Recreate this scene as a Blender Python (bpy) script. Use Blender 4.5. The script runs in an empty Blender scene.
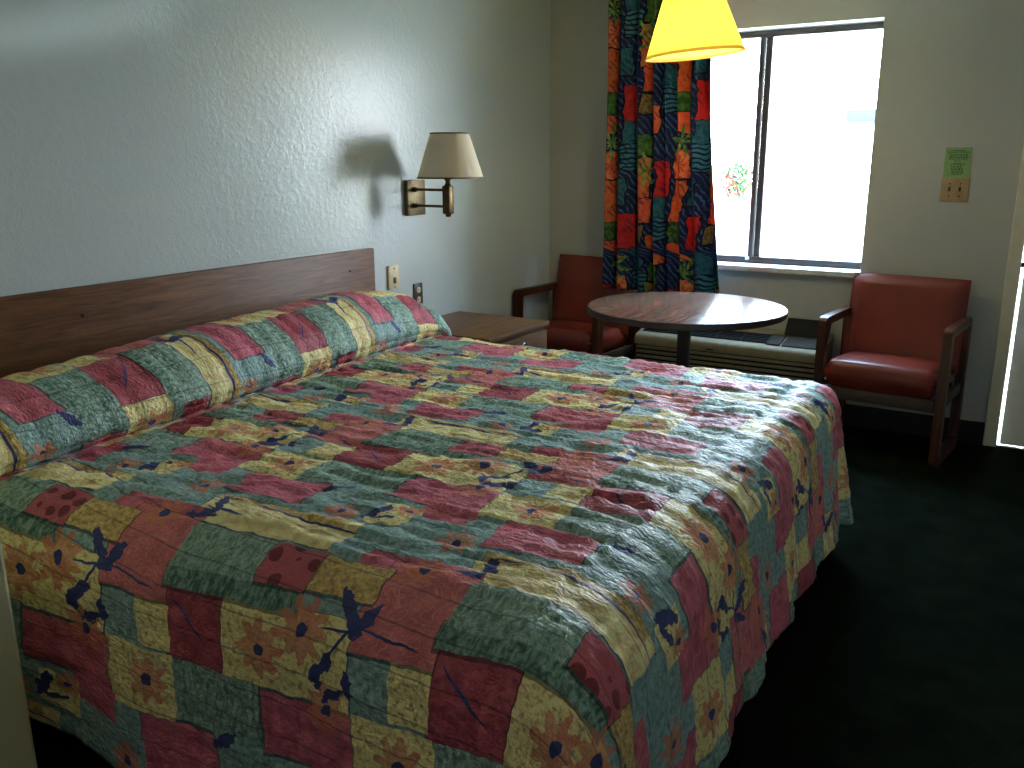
import bpy, bmesh, math, random
from mathutils import Vector, Matrix, noise
from math import sin, cos, pi, radians
random.seed(7)
scn = bpy.context.scene
COL = scn.collection

# ------------------------------------------------------------------ helpers
def tag(o, label=None, cat=None, group=None, kind=None):
    if label: o['label'] = label
    if cat: o['category'] = cat
    if group: o['group'] = group
    if kind: o['kind'] = kind
    return o

def empty(name, loc, rz=0.0, label=None, cat=None, group=None, kind=None, parent=None):
    o = bpy.data.objects.new(name, None)
    o.empty_display_size = .1
    o.location = loc
    o.rotation_euler = (0, 0, rz)
    COL.objects.link(o)
    if parent: o.parent = parent
    return tag(o, label, cat, group, kind)

class MB:
    """collects geometry for ONE mesh"""
    def __init__(s): s.bm = bmesh.new()
    def box(s, a, b, bev=0.0, seg=2, mat=None):
        vs = [Vector((x, y, z)) for x in (a[0], b[0]) for y in (a[1], b[1]) for z in (a[2], b[2])]
        t = bmesh.new()
        v = [t.verts.new(p) for p in vs]
        for f in ((0,1,3,2),(4,6,7,5),(0,4,5,1),(2,3,7,6),(0,2,6,4),(1,5,7,3)):
            t.faces.new([v[i] for i in f])
        if bev > 0:
            bmesh.ops.bevel(t, geom=list(t.edges), offset=bev, segments=seg, profile=.5, affect='EDGES')
        s._add(t, mat); return s
    def _add(s, t, mat=None):
        bmesh.ops.recalc_face_normals(t, faces=t.faces)
        m = bpy.data.meshes.new('tmp')
        if mat is not None: t.transform(mat)
        t.to_mesh(m); t.free()
        s.bm.from_mesh(m); bpy.data.meshes.remove(m)
    def lathe(s, prof, c=(0, 0, 0), n=40, cap=True, mat=None):
        """prof: list of (r,z)"""
        t = bmesh.new(); rings = []
        for r, z in prof:
            if r < 1e-5: rings.append([t.verts.new((c[0], c[1], c[2]+z))])
            else: rings.append([t.verts.new((c[0]+r*cos(2*pi*i/n), c[1]+r*sin(2*pi*i/n), c[2]+z)) for i in range(n)])
        for A, B in zip(rings, rings[1:]):
            for i in range(n):
                j = (i+1) % n
                if len(A) == 1 and len(B) == 1: continue
                if len(A) == 1: t.faces.new((A[0], B[i], B[j]))
                elif len(B) == 1: t.faces.new((A[i], A[j], B[0]))
                else: t.faces.new((A[i], A[j], B[j], B[i]))
        if cap:
            for R in (rings[0], rings[-1]):
                if len(R) > 2: t.faces.new(R)
        s._add(t, mat); return s
    def tube(s, pts, r, n=12, mat=None):
        t = bmesh.new(); rings = []
        pts = [Vector(p) for p in pts]
        for k, p in enumerate(pts):
            d = (pts[min(k+1, len(pts)-1)] - pts[max(k-1, 0)]).normalized()
            a = d.cross(Vector((0, 0, 1)))
            if a.length < 1e-3: a = d.cross(Vector((1, 0, 0)))
            a.normalize(); b = d.cross(a)
            rr = r[k] if isinstance(r, (list, tuple)) else r
            rings.append([t.verts.new(p + rr*(a*cos(2*pi*i/n) + b*sin(2*pi*i/n))) for i in range(n)])
        for A, B in zip(rings, rings[1:]):
            for i in range(n): t.faces.new((A[i], A[(i+1) % n], B[(i+1) % n], B[i]))
        t.faces.new(rings[0]); t.faces.new(rings[-1])
        s._add(t, mat); return s
    def prism(s, poly, x0, x1, bev=0.0, mat=None, axis='x', hole=None, seg=2):
        """poly in the plane across `axis`; hole = matching ring with the same vertex count"""
        t = bmesh.new()
        def P(p, x):
            if axis == 'x': return (x, p[0], p[1])
            if axis == 'y': return (p[0], x, p[1])
            return (p[0], p[1], x)
        A = [t.verts.new(P(p, x0)) for p in poly]; B = [t.verts.new(P(p, x1)) for p in poly]
        n = len(poly)
        for i in range(n): t.faces.new((A[i], A[(i+1) % n], B[(i+1) % n], B[i]))
        if hole:
            C = [t.verts.new(P(p, x0)) for p in hole]; D = [t.verts.new(P(p, x1)) for p in hole]
            for i in range(n):
                j = (i+1) % n
                t.faces.new((C[i], C[j], D[j], D[i]))
                t.faces.new((A[i], A[j], C[j], C[i])); t.faces.new((B[i], B[j], D[j], D[i]))
        else:
            t.faces.new(A); t.faces.new(B)
        if bev > 0:
            ed = [e for e in t.edges if len(e.link_faces) == 2 and e.calc_face_angle(0) > .6]
            bmesh.ops.bevel(t, geom=ed, offset=bev, segments=seg, profile=.5, affect='EDGES')
        s._add(t, mat); return s
    def build(s, name, m, parent=None, smooth=True, ang=40):
        me = bpy.data.meshes.new(name)
        s.bm.normal_update()
        s.bm.to_mesh(me); s.bm.free()
        me.materials.append(m)
        o = bpy.data.objects.new(name, me); COL.objects.link(o)
        if smooth:
            me.polygons.foreach_set('use_smooth', [True]*len(me.polygons))
            me.set_sharp_from_angle(angle=radians(ang))
        if parent: o.parent = parent
        return o

def rrect(x0, y0, x1, y1, r, n=6):
    out = []
    for cx, cy, a0 in ((x1-r, y1-r, 0), (x0+r, y1-r, pi/2), (x0+r, y0+r, pi), (x1-r, y0+r, 1.5*pi)):
        for k in range(n+1):
            a = a0 + k*pi/2/n
            out.append((cx+r*cos(a), cy+r*sin(a)))
    return out

# ------------------------------------------------------------------ materials
def lin(c):
    return tuple(((v/255)/12.92 if v/255 <= .04045 else ((v/255+.055)/1.055)**2.4) for v in c) + (1,)

class NT:
    def __init__(s, name):
        s.m = bpy.data.materials.new(name); s.m.use_nodes = True
        s.t = s.m.node_tree; s.t.nodes.clear()
        s.out = s.t.nodes.new('ShaderNodeOutputMaterial')
    def n(s, typ, **kw):
        x = s.t.nodes.new(typ)
        for k, v in kw.items(): setattr(x, k, v)
        return x
    def L(s, a, b): s.t.links.new(a, b)
    def put(s, sock, v):
        if hasattr(v, 'is_output'): s.L(v, sock)
        else: sock.default_value = v
    def math(s, op, a, b=0.0, c=None, clamp=False):
        x = s.n('ShaderNodeMath', operation=op, use_clamp=clamp)
        s.put(x.inputs[0], a)
        s.put(x.inputs[1], b)
        if c is not None: s.put(x.inputs[2], c)
        return x.outputs[0]
    def vm(s, op, a, b=(0, 0, 0)):
        x = s.n('ShaderNodeVectorMath', operation=op)
        s.put(x.inputs[0], a)
        if op != 'FRACTION' and op != 'LENGTH': s.put(x.inputs[1], b)
        return x.outputs['Value' if op in ('LENGTH', 'DOT_PRODUCT', 'DISTANCE') else 'Vector']
    def mix(s, f, a, b, mode='MIX'):
        x = s.n('ShaderNodeMix', data_type='RGBA', blend_type=mode)
        s.put(x.inputs[0], f); s.put(x.inputs[6], a); s.put(x.inputs[7], b)
        return x.outputs[2]
    def noise(s, vec=None, scale=5, detail=3, rough=.5, dist=0.0, color=False):
        x = s.n('ShaderNodeTexNoise'); x.inputs['Scale'].default_value = scale
        x.inputs['Detail'].default_value = detail; x.inputs['Roughness'].default_value = rough
        x.inputs['Distortion'].default_value = dist
        if vec is not None: s.L(vec, x.inputs['Vector'])
        return x.outputs['Color' if color else 'Fac']
    def ramp(s, f, stops, const=False):
        x = s.n('ShaderNodeValToRGB')
        e = x.color_ramp.elements
        while len(e) < len(stops): e.new(.5)
        for q, (p, c) in zip(e, stops): q.position = p; q.color = c
        if const: x.color_ramp.interpolation = 'CONSTANT'
        s.L(f, x.inputs[0]); return x.outputs[0]
    def coord(s, which='Object', scale=None):
        x = s.n('ShaderNodeTexCoord').outputs[which]
        if scale:
            y = s.n('ShaderNodeMapping'); y.inputs['Scale'].default_value = scale
            s.L(x, y.inputs[0]); x = y.outputs[0]
        return x
    def bump(s, h, strength=.3, dist=.01):
        x = s.n('ShaderNodeBump'); x.inputs['Strength'].default_value = strength
        x.inputs['Distance'].default_value = dist
        s.L(h, x.inputs['Height']); return x.outputs[0]
    def bsdf(s, color=(.5, .5, .5, 1), rough=.5, metal=0, normal=None, spec=.5, **kw):
        x = s.n('ShaderNodeBsdfPrincipled')
        s.put(x.inputs['Base Color'], color); s.put(x.inputs['Roughness'], rough)
        x.inputs['Metallic'].default_value = metal
        x.inputs['Specular IOR Level'].default_value = spec
        if normal is not None: s.L(normal, x.inputs['Normal'])
        for k, v in kw.items(): s.put(x.inputs[k.replace('_', ' ')], v)
        s.L(x.outputs[0], s.out.inputs[0]); return x

def plain(name, rgb, rough=.5, metal=0, spec=.5, var=.06, scale=25):
    t = NT(name); c = lin(rgb)
    f = t.noise(t.coord(), scale=scale, detail=4)
    d = tuple(v*(1-var*2) for v in c[:3]) + (1,)
    u = tuple(min(1, v*(1+var*2)) for v in c[:3]) + (1,)
    t.bsdf(t.ramp(f, [(.3, d), (.7, u)]), rough, metal, spec=spec)
    return t.m

def mat_wall(name, rgb, rough=.38, strength=.35, spec=.5):
    t = NT(name); co = t.coord()
    n1 = t.noise(co, scale=95, detail=4, rough=.6)
    n2 = t.noise(co, scale=34, detail=3, rough=.55)
    h = t.math('ADD', t.math('MULTIPLY', n1, .6), t.math('MULTIPLY', t.ramp(n2, [(.45, (0, 0, 0, 1)), (.62, (1, 1, 1, 1))]), .25))
    c = lin(rgb)
    f = t.noise(co, scale=1.3, detail=3)
    col = t.ramp(f, [(.3, tuple(v*.95 for v in c[:3])+(1,)), (.7, c)])
    t.bsdf(col, rough, 0, t.bump(h, strength, .004), spec)
    return t.m

def mat_wood(name, dark, mid, light, axis='y', rough=.4, spec=.5, scale=1.0, coat=0.0, bump=.06):
    t = NT(name)
    sc = {'x': (1.2, 14, 14), 'y': (14, 1.2, 14), 'z': (14, 14, 1.2)}[axis]
    co = t.coord(scale=tuple(v*scale for v in sc))
    a = t.noise(co, scale=1.4, detail=6, rough=.62, dist=1.2)
    b = t.noise(t.coord(scale=tuple(v*scale*6 for v in sc)), scale=1.0, detail=3)
    f = t.math('ADD', t.math('MULTIPLY', a, .78), t.math('MULTIPLY', b, .22))
    col = t.ramp(f, [(.34, lin(dark)), (.5, lin(mid)), (.66, lin(light))])
    t.bsdf(col, rough, 0, t.bump(f, bump, .002) if bump else None, spec, Coat_Weight=coat, Coat_Roughness=.08)
    return t.m

M = {}
M['wall_left'] = mat_wall('painted_plaster_left', (205, 216, 219), .25, .36)
M['wall'] = mat_wall('painted_plaster', (188, 189, 184), .55, .12, .3)
M['ceiling'] = mat_wall('ceiling_plaster', (205, 203, 195), .8, .4, .2)
M['partition'] = mat_wall('partition_plaster', (190, 186, 150), .7, .5, .2)

def mat_carpet():
    t = NT('green_carpet'); co = t.coord()
    n1 = t.noise(co, scale=420, detail=2, rough=.7)
    n2 = t.noise(co, scale=9, detail=4)
    f = t.math('ADD', t.math('MULTIPLY', n1, .7), t.math('MULTIPLY', n2, .3))
    col = t.ramp(f, [(.35, (.003, .0045, .003, 1)), (.5, (.008, .011, .0065, 1)), (.68, (.019, .024, .015, 1))])
    t.bsdf(col, .95, 0, t.bump(n1, .6, .004), .0)
    return t.m
M['carpet'] = mat_carpet()
M['headboard'] = mat_wood('walnut_laminate', (86, 54, 31), (114, 76, 47), (134, 94, 60), 'y', .48, .35, 2.2)
M['nightstand'] = mat_wood('nightstand_laminate', (86, 56, 34), (116, 78, 49), (134, 94, 62), 'y', .45, .4)
M['table'] = mat_wood('table_laminate', (98, 68, 56), (128, 94, 80), (150, 114, 98), 'y', .19, .75, 1.5, bump=0)
M['table_edge'] = plain('table_edge_band', (48, 34, 30), .35)
M['chair_wood'] = mat_wood('mahogany_frame', (52, 29, 20), (78, 45, 31), (102, 63, 44), 'z', .32, .3)
M['apron_wood'] = plain('grey_brown_rail', (72, 58, 48), .5)
M['black'] = plain('black_metal', (20, 19, 20), .4)
M['void'] = plain('dark_gap', (12, 12, 12), .8)
M['base'] = plain('black_vinyl', (16, 16, 18), .5)

def mat_vinyl():
    t = NT('red_vinyl'); co = t.coord()
    n = t.noise(co, scale=160, detail=3)
    f = t.noise(co, scale=6, detail=3)
    col = t.ramp(f, [(.3, lin((116, 42, 30))), (.7, lin((134, 52, 38)))])
    t.bsdf(col, .36, 0, t.bump(n, .12, .002), .5)
    return t.m
M['vinyl'] = mat_vinyl()
M['brass'] = plain('antique_brass', (126, 110, 84), .48, 1.0, var=.1)
M['brass_dark'] = plain('dark_antique_brass', (92, 74, 50), .4, 1.0, var=.2)
M['ivory'] = plain('ivory_plastic', (226, 212, 168), .4)
M['brown_plate'] = plain('brown_plate', (58, 46, 38), .4)
M['tan_plate'] = plain('tan_plate', (176, 150, 108), .5)
M['note'] = plain('green_paper', (142, 178, 116), .8)
M['ink'] = plain('green_ink', (56, 92, 48), .8)
M['bronze'] = plain('bronze_aluminium', (62, 55, 57), .5, 0.0)
M['sill'] = plain('sill_paint', (214, 212, 204), .4)
M['trim'] = plain('door_casing_paint', (222, 214, 192), .45, var=.02)
M['door'] = plain('door_paint', (244, 238, 226), .45, var=.015)
M['ac'] = plain('ac_beige', (136, 126, 102), .6, spec=.3)
M['ac_grey'] = plain('ac_grey', (58, 54, 49), .8, spec=.2)
M['ac_dark'] = plain('ac_dark_grille', (28, 27, 27), .7, spec=.2)
M['chrome'] = plain('chrome', (215, 215, 235), .12, 1.0)
M['mattress'] = plain('mattress_ticking', (200, 196, 186), .9)
M['boxspring'] = plain('box_spring_cloth', (34, 32, 30), .9)
M['concrete'] = plain('outdoor_concrete', (228, 212, 184), .9)
M['leaf'] = plain('outdoor_leaf', (46, 92, 40), .6)
M['blossom'] = plain('red_blossom', (196, 70, 60), .6)
M['roofing'] = plain('carport_roof', (30, 36, 44), .6)

def mat_shade(name, rgb, trans):
    t = NT(name); c = lin(rgb)
    co = t.coord()
    f = t.noise(co, scale=320, detail=2)
    col = t.ramp(f, [(.3, tuple(v*.92 for v in c[:3])+(1,)), (.7, c)])
    d = t.n('ShaderNodeBsdfDiffuse'); t.L(col, d.inputs[0])
    tr = t.n('ShaderNodeBsdfTranslucent'); t.L(col, tr.inputs[0])
    mx = t.n('ShaderNodeMixShader'); mx.inputs[0].default_value = trans
    t.L(d.outputs[0], mx.inputs[1]); t.L(tr.outputs[0], mx.inputs[2])
    t.L(mx.outputs[0], t.out.inputs[0])
    return t.m
M['shade_cream'] = mat_shade('cream_shade', (246, 236, 216), .32)
M['shade_yellow'] = mat_shade('yellow_shade', (255, 246, 150), .6)
M['band_pale'] = mat_shade('pale_trim_band', (214, 186, 110), .6)
M['trim_band'] = plain('shade_trim_band', (98, 78, 48), .6)

def mat_glass():
    t = NT('window_glass')
    tr = t.n('ShaderNodeBsdfTransparent')
    gl = t.n('ShaderNodeBsdfGlossy'); gl.inputs['Roughness'].default_value = .02
    mx = t.n('ShaderNodeMixShader'); mx.inputs[0].default_value = .06
    t.L(tr.outputs[0], mx.inputs[1]); t.L(gl.outputs[0], mx.inputs[2]); t.L(mx.outputs[0], t.out.inputs[0])
    return t.m
M['glass'] = mat_glass()

def mat_bulb():
    t = NT('lit_bulb')
    e = t.n('ShaderNodeEmission'); e.inputs[0].default_value = (1, .86, .55, 1); e.inputs[1].default_value = 18
    t.L(e.outputs[0], t.out.inputs[0]); return t.m
M['bulb'] = mat_bulb()
M['globe'] = mat_shade('opal_globe', (250, 248, 240), .8)

# ---- printed quilt: a repeat tile in cloth coordinates (a along, b across)
def rect_mask(t, ab, a0, a1, b0, b1):
    v = t.vm('FRACTION', t.vm('SUBTRACT', ab, (a0, b0, 0)))
    v = t.vm('DIVIDE', v, (a1-a0, b1-b0, 1))
    sp = t.n('ShaderNodeSeparateXYZ'); t.L(v, sp.inputs[0])
    return t.math('LESS_THAN', t.math('MAXIMUM', sp.outputs[0], sp.outputs[1]), 1.0)

def centred(t, ab, ca, cb, size):
    """offset from (ca,cb) inside the repeat, in metres"""
    v = t.vm('FRACTION', t.vm('SUBTRACT', ab, (ca-.5, cb-.5, 0)))
    v = t.vm('SUBTRACT', v, (.5, .5, 0))
    v = t.vm('MULTIPLY', v, (size[0], size[1], 0))
    return t.vm('ADD', v, t.rag) if getattr(t, 'rag', None) else v

def petals(t, v, R, n, depth, ph=0.0):
    sp = t.n('ShaderNodeSeparateXYZ'); t.L(v, sp.inputs[0])
    ang = t.math('ARCTAN2', sp.outputs[1], sp.outputs[0])
    w = t.math('MULTIPLY_ADD', t.math('COSINE', t.math('MULTIPLY_ADD', ang, n, ph)), depth, 1-depth)
    rad = t.vm('LENGTH', v)
    return t.math('LESS_THAN', rad, t.math('MULTIPLY', w, R)), rad

def ellipse(t, v, rot, ra, rb):
    r = t.n('ShaderNodeVectorRotate', rotation_type='Z_AXIS'); t.L(v, r.inputs['Vector'])
    r.inputs['Angle'].default_value = -rot
    return t.math('LESS_THAN', t.vm('LENGTH', t.vm('DIVIDE', r.outputs[0], (ra, rb, 1))), 1.0)

def mat_quilt():
    t = NT('quilted_patchwork_print')
    uv = t.n('ShaderNodeUVMap', uv_map='cloth').outputs[0]
    sp = t.n('ShaderNodeSeparateXYZ'); t.L(uv, sp.inputs[0])
    S = t.math('SUBTRACT', sp.outputs[0], 1.49); T = t.math('SUBTRACT', sp.outputs[1], .04)
    det = .715*.75 + .04*.06
    a = t.math('ADD', t.math('MULTIPLY', S, .75/det), t.math('MULTIPLY', T, .04/det))
    b = t.math('ADD', t.math('MULTIPLY', S, -.06/det), t.math('MULTIPLY', T, .715/det))
    cb = t.n('ShaderNodeCombineXYZ'); t.L(a, cb.inputs[0]); t.L(b, cb.inputs[1])
    wob = t.noise(uv, scale=26, detail=2, color=True)
    ab = t.vm('ADD', cb.outputs[0], t.vm('MULTIPLY', t.vm('SUBTRACT', wob, (.5, .5, .5)), (.016, .016, 0)))
    SZ = (.715, .75)
    rg = t.noise(uv, scale=48, detail=2, rough=.5, color=True)
    t.rag = t.vm('MULTIPLY', t.vm('SUBTRACT', rg, (.5, .5, .5)), (.020, .020, 0))
    # mottled print colours
    m1 = t.noise(uv, scale=70, detail=5, rough=.65)
    m2 = t.noise(uv, scale=24, detail=4, rough=.6, dist=.8)
    st = t.noise(t.vm('MULTIPLY', uv, (90, 45, 1)), scale=1, detail=4, dist=.6)
    def two(f, c0, c1, lo=.4, hi=.6): return t.ramp(f, [(lo, lin(c0)), (hi, lin(c1))])
    rose = two(m2, (168, 54, 80), (202, 92, 112), .35, .65)
    deep = two(m2, (142, 36, 54), (174, 60, 74), .35, .65)
    salmon = two(m2, (178, 76, 84), (198, 98, 98), .35, .65)
    green = two(st, (84, 122, 108), (150, 178, 162), .36, .66)
    hatch = two(st, (56, 92, 78), (124, 158, 138), .38, .64)
    teal = two(m1, (92, 132, 128), (154, 182, 176), .38, .64)
    yell = two(m1, (160, 140, 76), (224, 208, 134), .36, .52)
    ochre = two(m1, (152, 116, 52), (210, 182, 100), .38, .6)
    cream = two(m2, (196, 172, 98), (230, 214, 150), .34, .6)
    # scroll lines
    sc = t.noise(uv, scale=13, detail=0.2, dist=2.6)
    scr = t.math('LESS_THAN', t.math('ABSOLUTE', t.math('SUBTRACT', t.math('FRACT', t.math('MULTIPLY', sc, 6.0)), .5)), .075)
    greens = t.mix(t.math('MULTIPLY', scr, .55), green, lin((164, 190, 156)))
    roses = t.mix(t.math('MULTIPLY', scr, .42), salmon, lin((222, 138, 112)))
    # spots
    vo = t.n('ShaderNodeTexVoronoi'); t.L(uv, vo.inputs['Vector']); vo.inputs['Scale'].default_value = 21; vo.inputs['Randomness'].default_value = .45
    spot = t.math('LESS_THAN', vo.outputs['Distance'], .36)
    spotted = t.mix(spot, lin((176, 66, 78)), lin((124, 26, 38)))
    dark = lin((30, 32, 40)); navy = lin((44, 56, 116))
    cur = teal
    def R(a0, a1, b0, b1, c, line=True):
        nonlocal cur
        if line: cur = t.mix(t.math('MULTIPLY', rect_mask(t, ab, a0-.004, a1+.006, b0-.010, b1+.002), .65), cur, dark)
        cur = t.mix(rect_mask(t, ab, a0, a1, b0, b1), cur, c)
    # band b -.33 .. -.115
    R(-.44, -.185, -.335, -.115, deep)
    R(.28, .44, -.32, -.165, teal, False)
    R(.44, .57, -.32, -.165, yell, False)
    R(-.185, .30, -.335, -.10, yell)
    # band b .27 .. .66
    R(-.44, -.04, .47, .665, green)
    R(-.24, .02, .26, .49, teal, False)
    R(.31, .58, .46, .67, yell, False)
    R(.33, .46, .375, .46, teal, False)
    R(-.03, .31, .47, .655, rose)
    R(.14, .33, .37, .48, rose, False)
    R(.44, .76, .285, .46, rose)
    R(.02, .16, .29, .43, yell, False)
    R(.17, .45, .24, .375, teal, False)
    # band b .08 .. .25
    R(-.50, .07, .085, .25, cream)
    R(-.50, .02, .205, .25, ochre, False)
    R(.07, .24, .075, .24, teal, False)
    # band b -.12 .. .14
    R(.19, .57, .03, .14, rose, False)
    R(.30, .57, -.17, .10, roses)
    R(-.45, .09, -.118, -.05, hatch)
    R(-.44, -.10, -.062, .078, greens, False)
    R(.09, .325, -.05, .062, ochre)
    R(-.10, .09, -.058, .07, spotted)
    # flowers
    fc = t.mix(m1, lin((176, 74, 40)), lin((216, 128, 78)))
    def flower(ca, cb_, r, n=7, ph=0.0):
        nonlocal cur
        v = centred(t, ab, ca, cb_, SZ)
        mk, rad = petals(t, v, r*.78, n+1, .2, ph)
        cur = t.mix(t.math('MULTIPLY', mk, t.math('MULTIPLY_ADD', m2, 1.1, .2, clamp=True)), cur, fc)
        cur = t.mix(t.math('LESS_THAN', rad, r*.17), cur, navy)
    flower(-.03, -.225, .085); flower(.125, -.15, .09, 8, 1.0); flower(.22, -.345, .075, 6, .4)
    flower(.40, .085, .07, 7, .3); flower(-.07, .31, .06, 6, .8); flower(.37, .275, .065, 7, .1)
    flower(.12, .40, .05, 6); flower(.47, .57, .075, 7, .9); flower(.05, .59, .001, 5)
    # navy sprigs: leaves and thin stems
    def leaf(ca, cb_, rot, ra, rb):
        nonlocal cur
        keep = t.rag
        if rb <= .006: t.rag = None
        v = centred(t, ab, ca, cb_, SZ)
        t.rag = keep
        if rb > .006: v = t.vm('ADD', v, t.vm('MULTIPLY', keep, (.7, .7, 0)))
        cur = t.mix(ellipse(t, v, rot, ra, rb*.8 if rb > .006 else rb), cur, navy)
    leaf(.265, -.075, 2.25, .048, .017); leaf(.335, -.085, 1.0, .036, .015); leaf(.205, -.235, .8, .042, .018)
    leaf(.185, -.265, 1.9, .026, .012); leaf(.31, -.12, 0, .018, .016)
    leaf(.255, -.165, 1.0, .05, .003); leaf(.41, -.125, -.12, .075, .003); leaf(.25, -.13, .1, .045, .003)
    leaf(-.45, .18, 2.0, .045, .018); leaf(-.47, .115, .3, .038, .016); leaf(-.40, .15, -.1, .06, .004)
    leaf(.03, .36, 1.2, .045, .018); leaf(.07, .33, .2, .03, .013)
    leaf(-.20, .455, .5, .042, .014); leaf(.30, .74, 1.5, .03, .016); leaf(.245, .70, .4, .032, .014)
    leaf(-.33, -.21, -.7, .07, .0035)
    leaf(-.2, .215, -.05, .2, .004)
    cur = t.mix(t.math('MULTIPLY', t.math('SUBTRACT', m1, .35), .5, clamp=True), cur, lin((60, 52, 44)))
    # stitched channels of the quilting
    wv = t.math('MULTIPLY', t.math('SUBTRACT', t.noise(uv, scale=3, detail=1), .5), .02)
    def stitch(c, step, wd): return t.math('LESS_THAN', t.math('FRACT', t.math('DIVIDE', t.math('ADD', c, wv), step)), wd)
    l1 = stitch(sp.outputs[1], .078, .05)
    l2 = t.math('MULTIPLY', stitch(sp.outputs[0], .10, .04), t.math('LESS_THAN', sp.outputs[0], .12))
    cur = t.mix(t.math('MULTIPLY', t.math('MAXIMUM', l1, l2), .42), cur, dark)
    hs = t.n('ShaderNodeHueSaturation'); hs.inputs['Saturation'].default_value = .88; hs.inputs['Value'].default_value = 1.6
    t.L(cur, hs.inputs['Color']); cur = hs.outputs[0]
    n3 = t.noise(uv, scale=48, detail=3, rough=.55)
    n4 = t.noise(t.vm('MULTIPLY', uv, (30, 60, 1)), scale=1, detail=3)
    rd = lambda q: t.math('ABSOLUTE', t.math('SUBTRACT', q, .5))
    h = t.math('ADD', t.math('MULTIPLY', rd(n3), -1.6), t.math('MULTIPLY', rd(n4), -1.6))
    t.bsdf(cur, .47, 0, t.bump(h, .6, .009), .26)
    return t.m
M['quilt'] = mat_quilt()

def mat_curtain():
    t = NT('tropical_print')
    uv = t.n('ShaderNodeUVMap', uv_map='cloth').outputs[0]
    wob = t.noise(uv, scale=14, detail=3, color=True)
    ab = t.vm('DIVIDE', uv, (.74, .70, 1))
    ab = t.vm('ADD', ab, t.vm('MULTIPLY', t.vm('SUBTRACT', wob, (.5, .5, .5)), (.085, .085, 0)))
    m1 = t.noise(uv, scale=30, detail=4, rough=.6)
    wv = t.n('ShaderNodeTexWave', wave_type='BANDS', bands_direction='Y'); t.L(uv, wv.inputs['Vector'])
    wv.inputs['Scale'].default_value = 12; wv.inputs['Distortion'].default_value = 6; wv.inputs['Detail'].default_value = 1
    wd = t.n('ShaderNodeTexWave', wave_type='BANDS', bands_direction='DIAGONAL'); t.L(uv, wd.inputs['Vector'])
    wd.inputs['Scale'].default_value = 15; wd.inputs['Distortion'].default_value = 5; wd.inputs['Detail'].default_value = 2
    def two(f, c0, c1, lo=.4, hi=.6): return t.ramp(f, [(lo, lin(c0)), (hi, lin(c1))])
    red = two(m1, (176, 26, 34), (206, 46, 44)); orange = two(m1, (196, 84, 44), (224, 118, 66))
    teal = two(m1, (32, 84, 104), (56, 116, 132)); tealS = two(wv.outputs['Fac'], (16, 22, 52), (62, 124, 142), .25, .4)
    navyL = two(wd.outputs['Fac'], (22, 28, 78), (66, 100, 138), .7, .82); salmon = two(m1, (206, 78, 52), (230, 110, 76))
    green = two(m1, (40, 84, 40), (92, 132, 60)); coral = two(m1, (210, 84, 60), (236, 150, 96))
    olive = two(m1, (110, 96, 52), (160, 128, 76))
    cur = navyL
    def R(a0, a1, b0, b1, c):
        nonlocal cur
        cur = t.mix(rect_mask(t, ab, a0-.012, a1+.012, b0-.014, b1+.006), cur, lin((14, 16, 40)))
        cur = t.mix(rect_mask(t, ab, a0, a1, b0, b1), cur, c)
    # columns; b runs upward
    R(.00, .20, .72, 1.0, red); R(.00, .20, .55, .72, teal); R(.0, .24, .38, .56, tealS)
    R(.26, .42, .52, .86, orange); R(.26, .42, .36, .52, green); R(.26, .40, .22, .36, salmon)
    R(.24, .44, -.13, .08, coral)
    R(.50, .68, .30, .58, red); R(.50, .68, .12, .30, teal); R(.50, .72, -.06, .13, tealS)
    R(.72, .86, .70, 1.02, orange); R(.74, .90, .52, .70, salmon); R(.72, .84, .36, .5, olive)
    R(.74, .92, .04, .2, green); R(.88, .98, .2, .42, orange); R(.46, .56, .66, .86, teal)
    # palm leaves
    for ca, cb_, ph in ((.33, .15, .4), (.80, .93, .2)):
        v = centred(t, ab, ca, cb_, (.74, .70))
        mk, rad = petals(t, v, .10, 8, .5, ph)
        cur = t.mix(mk, cur, two(m1, (58, 116, 44), (150, 178, 84)))
    # yellow-red flower hearts
    for ca, cb_ in ((.10, .86), (.59, .44), (.34, -.03)):
        v = centred(t, ab, ca, cb_, (.74, .70))
        mk, rad = petals(t, v, .05, 9, .35, 0)
        cur = t.mix(t.math('MULTIPLY', mk, .55), cur, lin((150, 16, 30)))
    ov = t.noise(uv, scale=9, detail=2)
    ln = t.math('MULTIPLY', t.math('GREATER_THAN', wd.outputs['Fac'], .62), t.math('GREATER_THAN', ov, .53))
    cur = t.mix(t.math('MULTIPLY', ln, .6), cur, lin((22, 26, 64)))
    col = t.mix(t.math('MULTIPLY', t.math('SUBTRACT', m1, .4), 1.2, clamp=True), cur, t.mix(.5, cur, lin((30, 34, 60))))
    d = t.n('ShaderNodeBsdfPrincipled'); t.L(col, d.inputs['Base Color']); d.inputs['Roughness'].default_value = .7
    d.inputs['Specular IOR Level'].default_value = .25
    tr = t.n('ShaderNodeBsdfTranslucent'); t.L(col, tr.inputs[0])
    mx = t.n('ShaderNodeMixShader'); mx.inputs[0].default_value = .15
    t.L(d.outputs[0], mx.inputs[1]); t.L(tr.outputs[0], mx.inputs[2]); t.L(mx.outputs[0], t.out.inputs[0])
    return t.m
M['curtain'] = mat_curtain()

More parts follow.
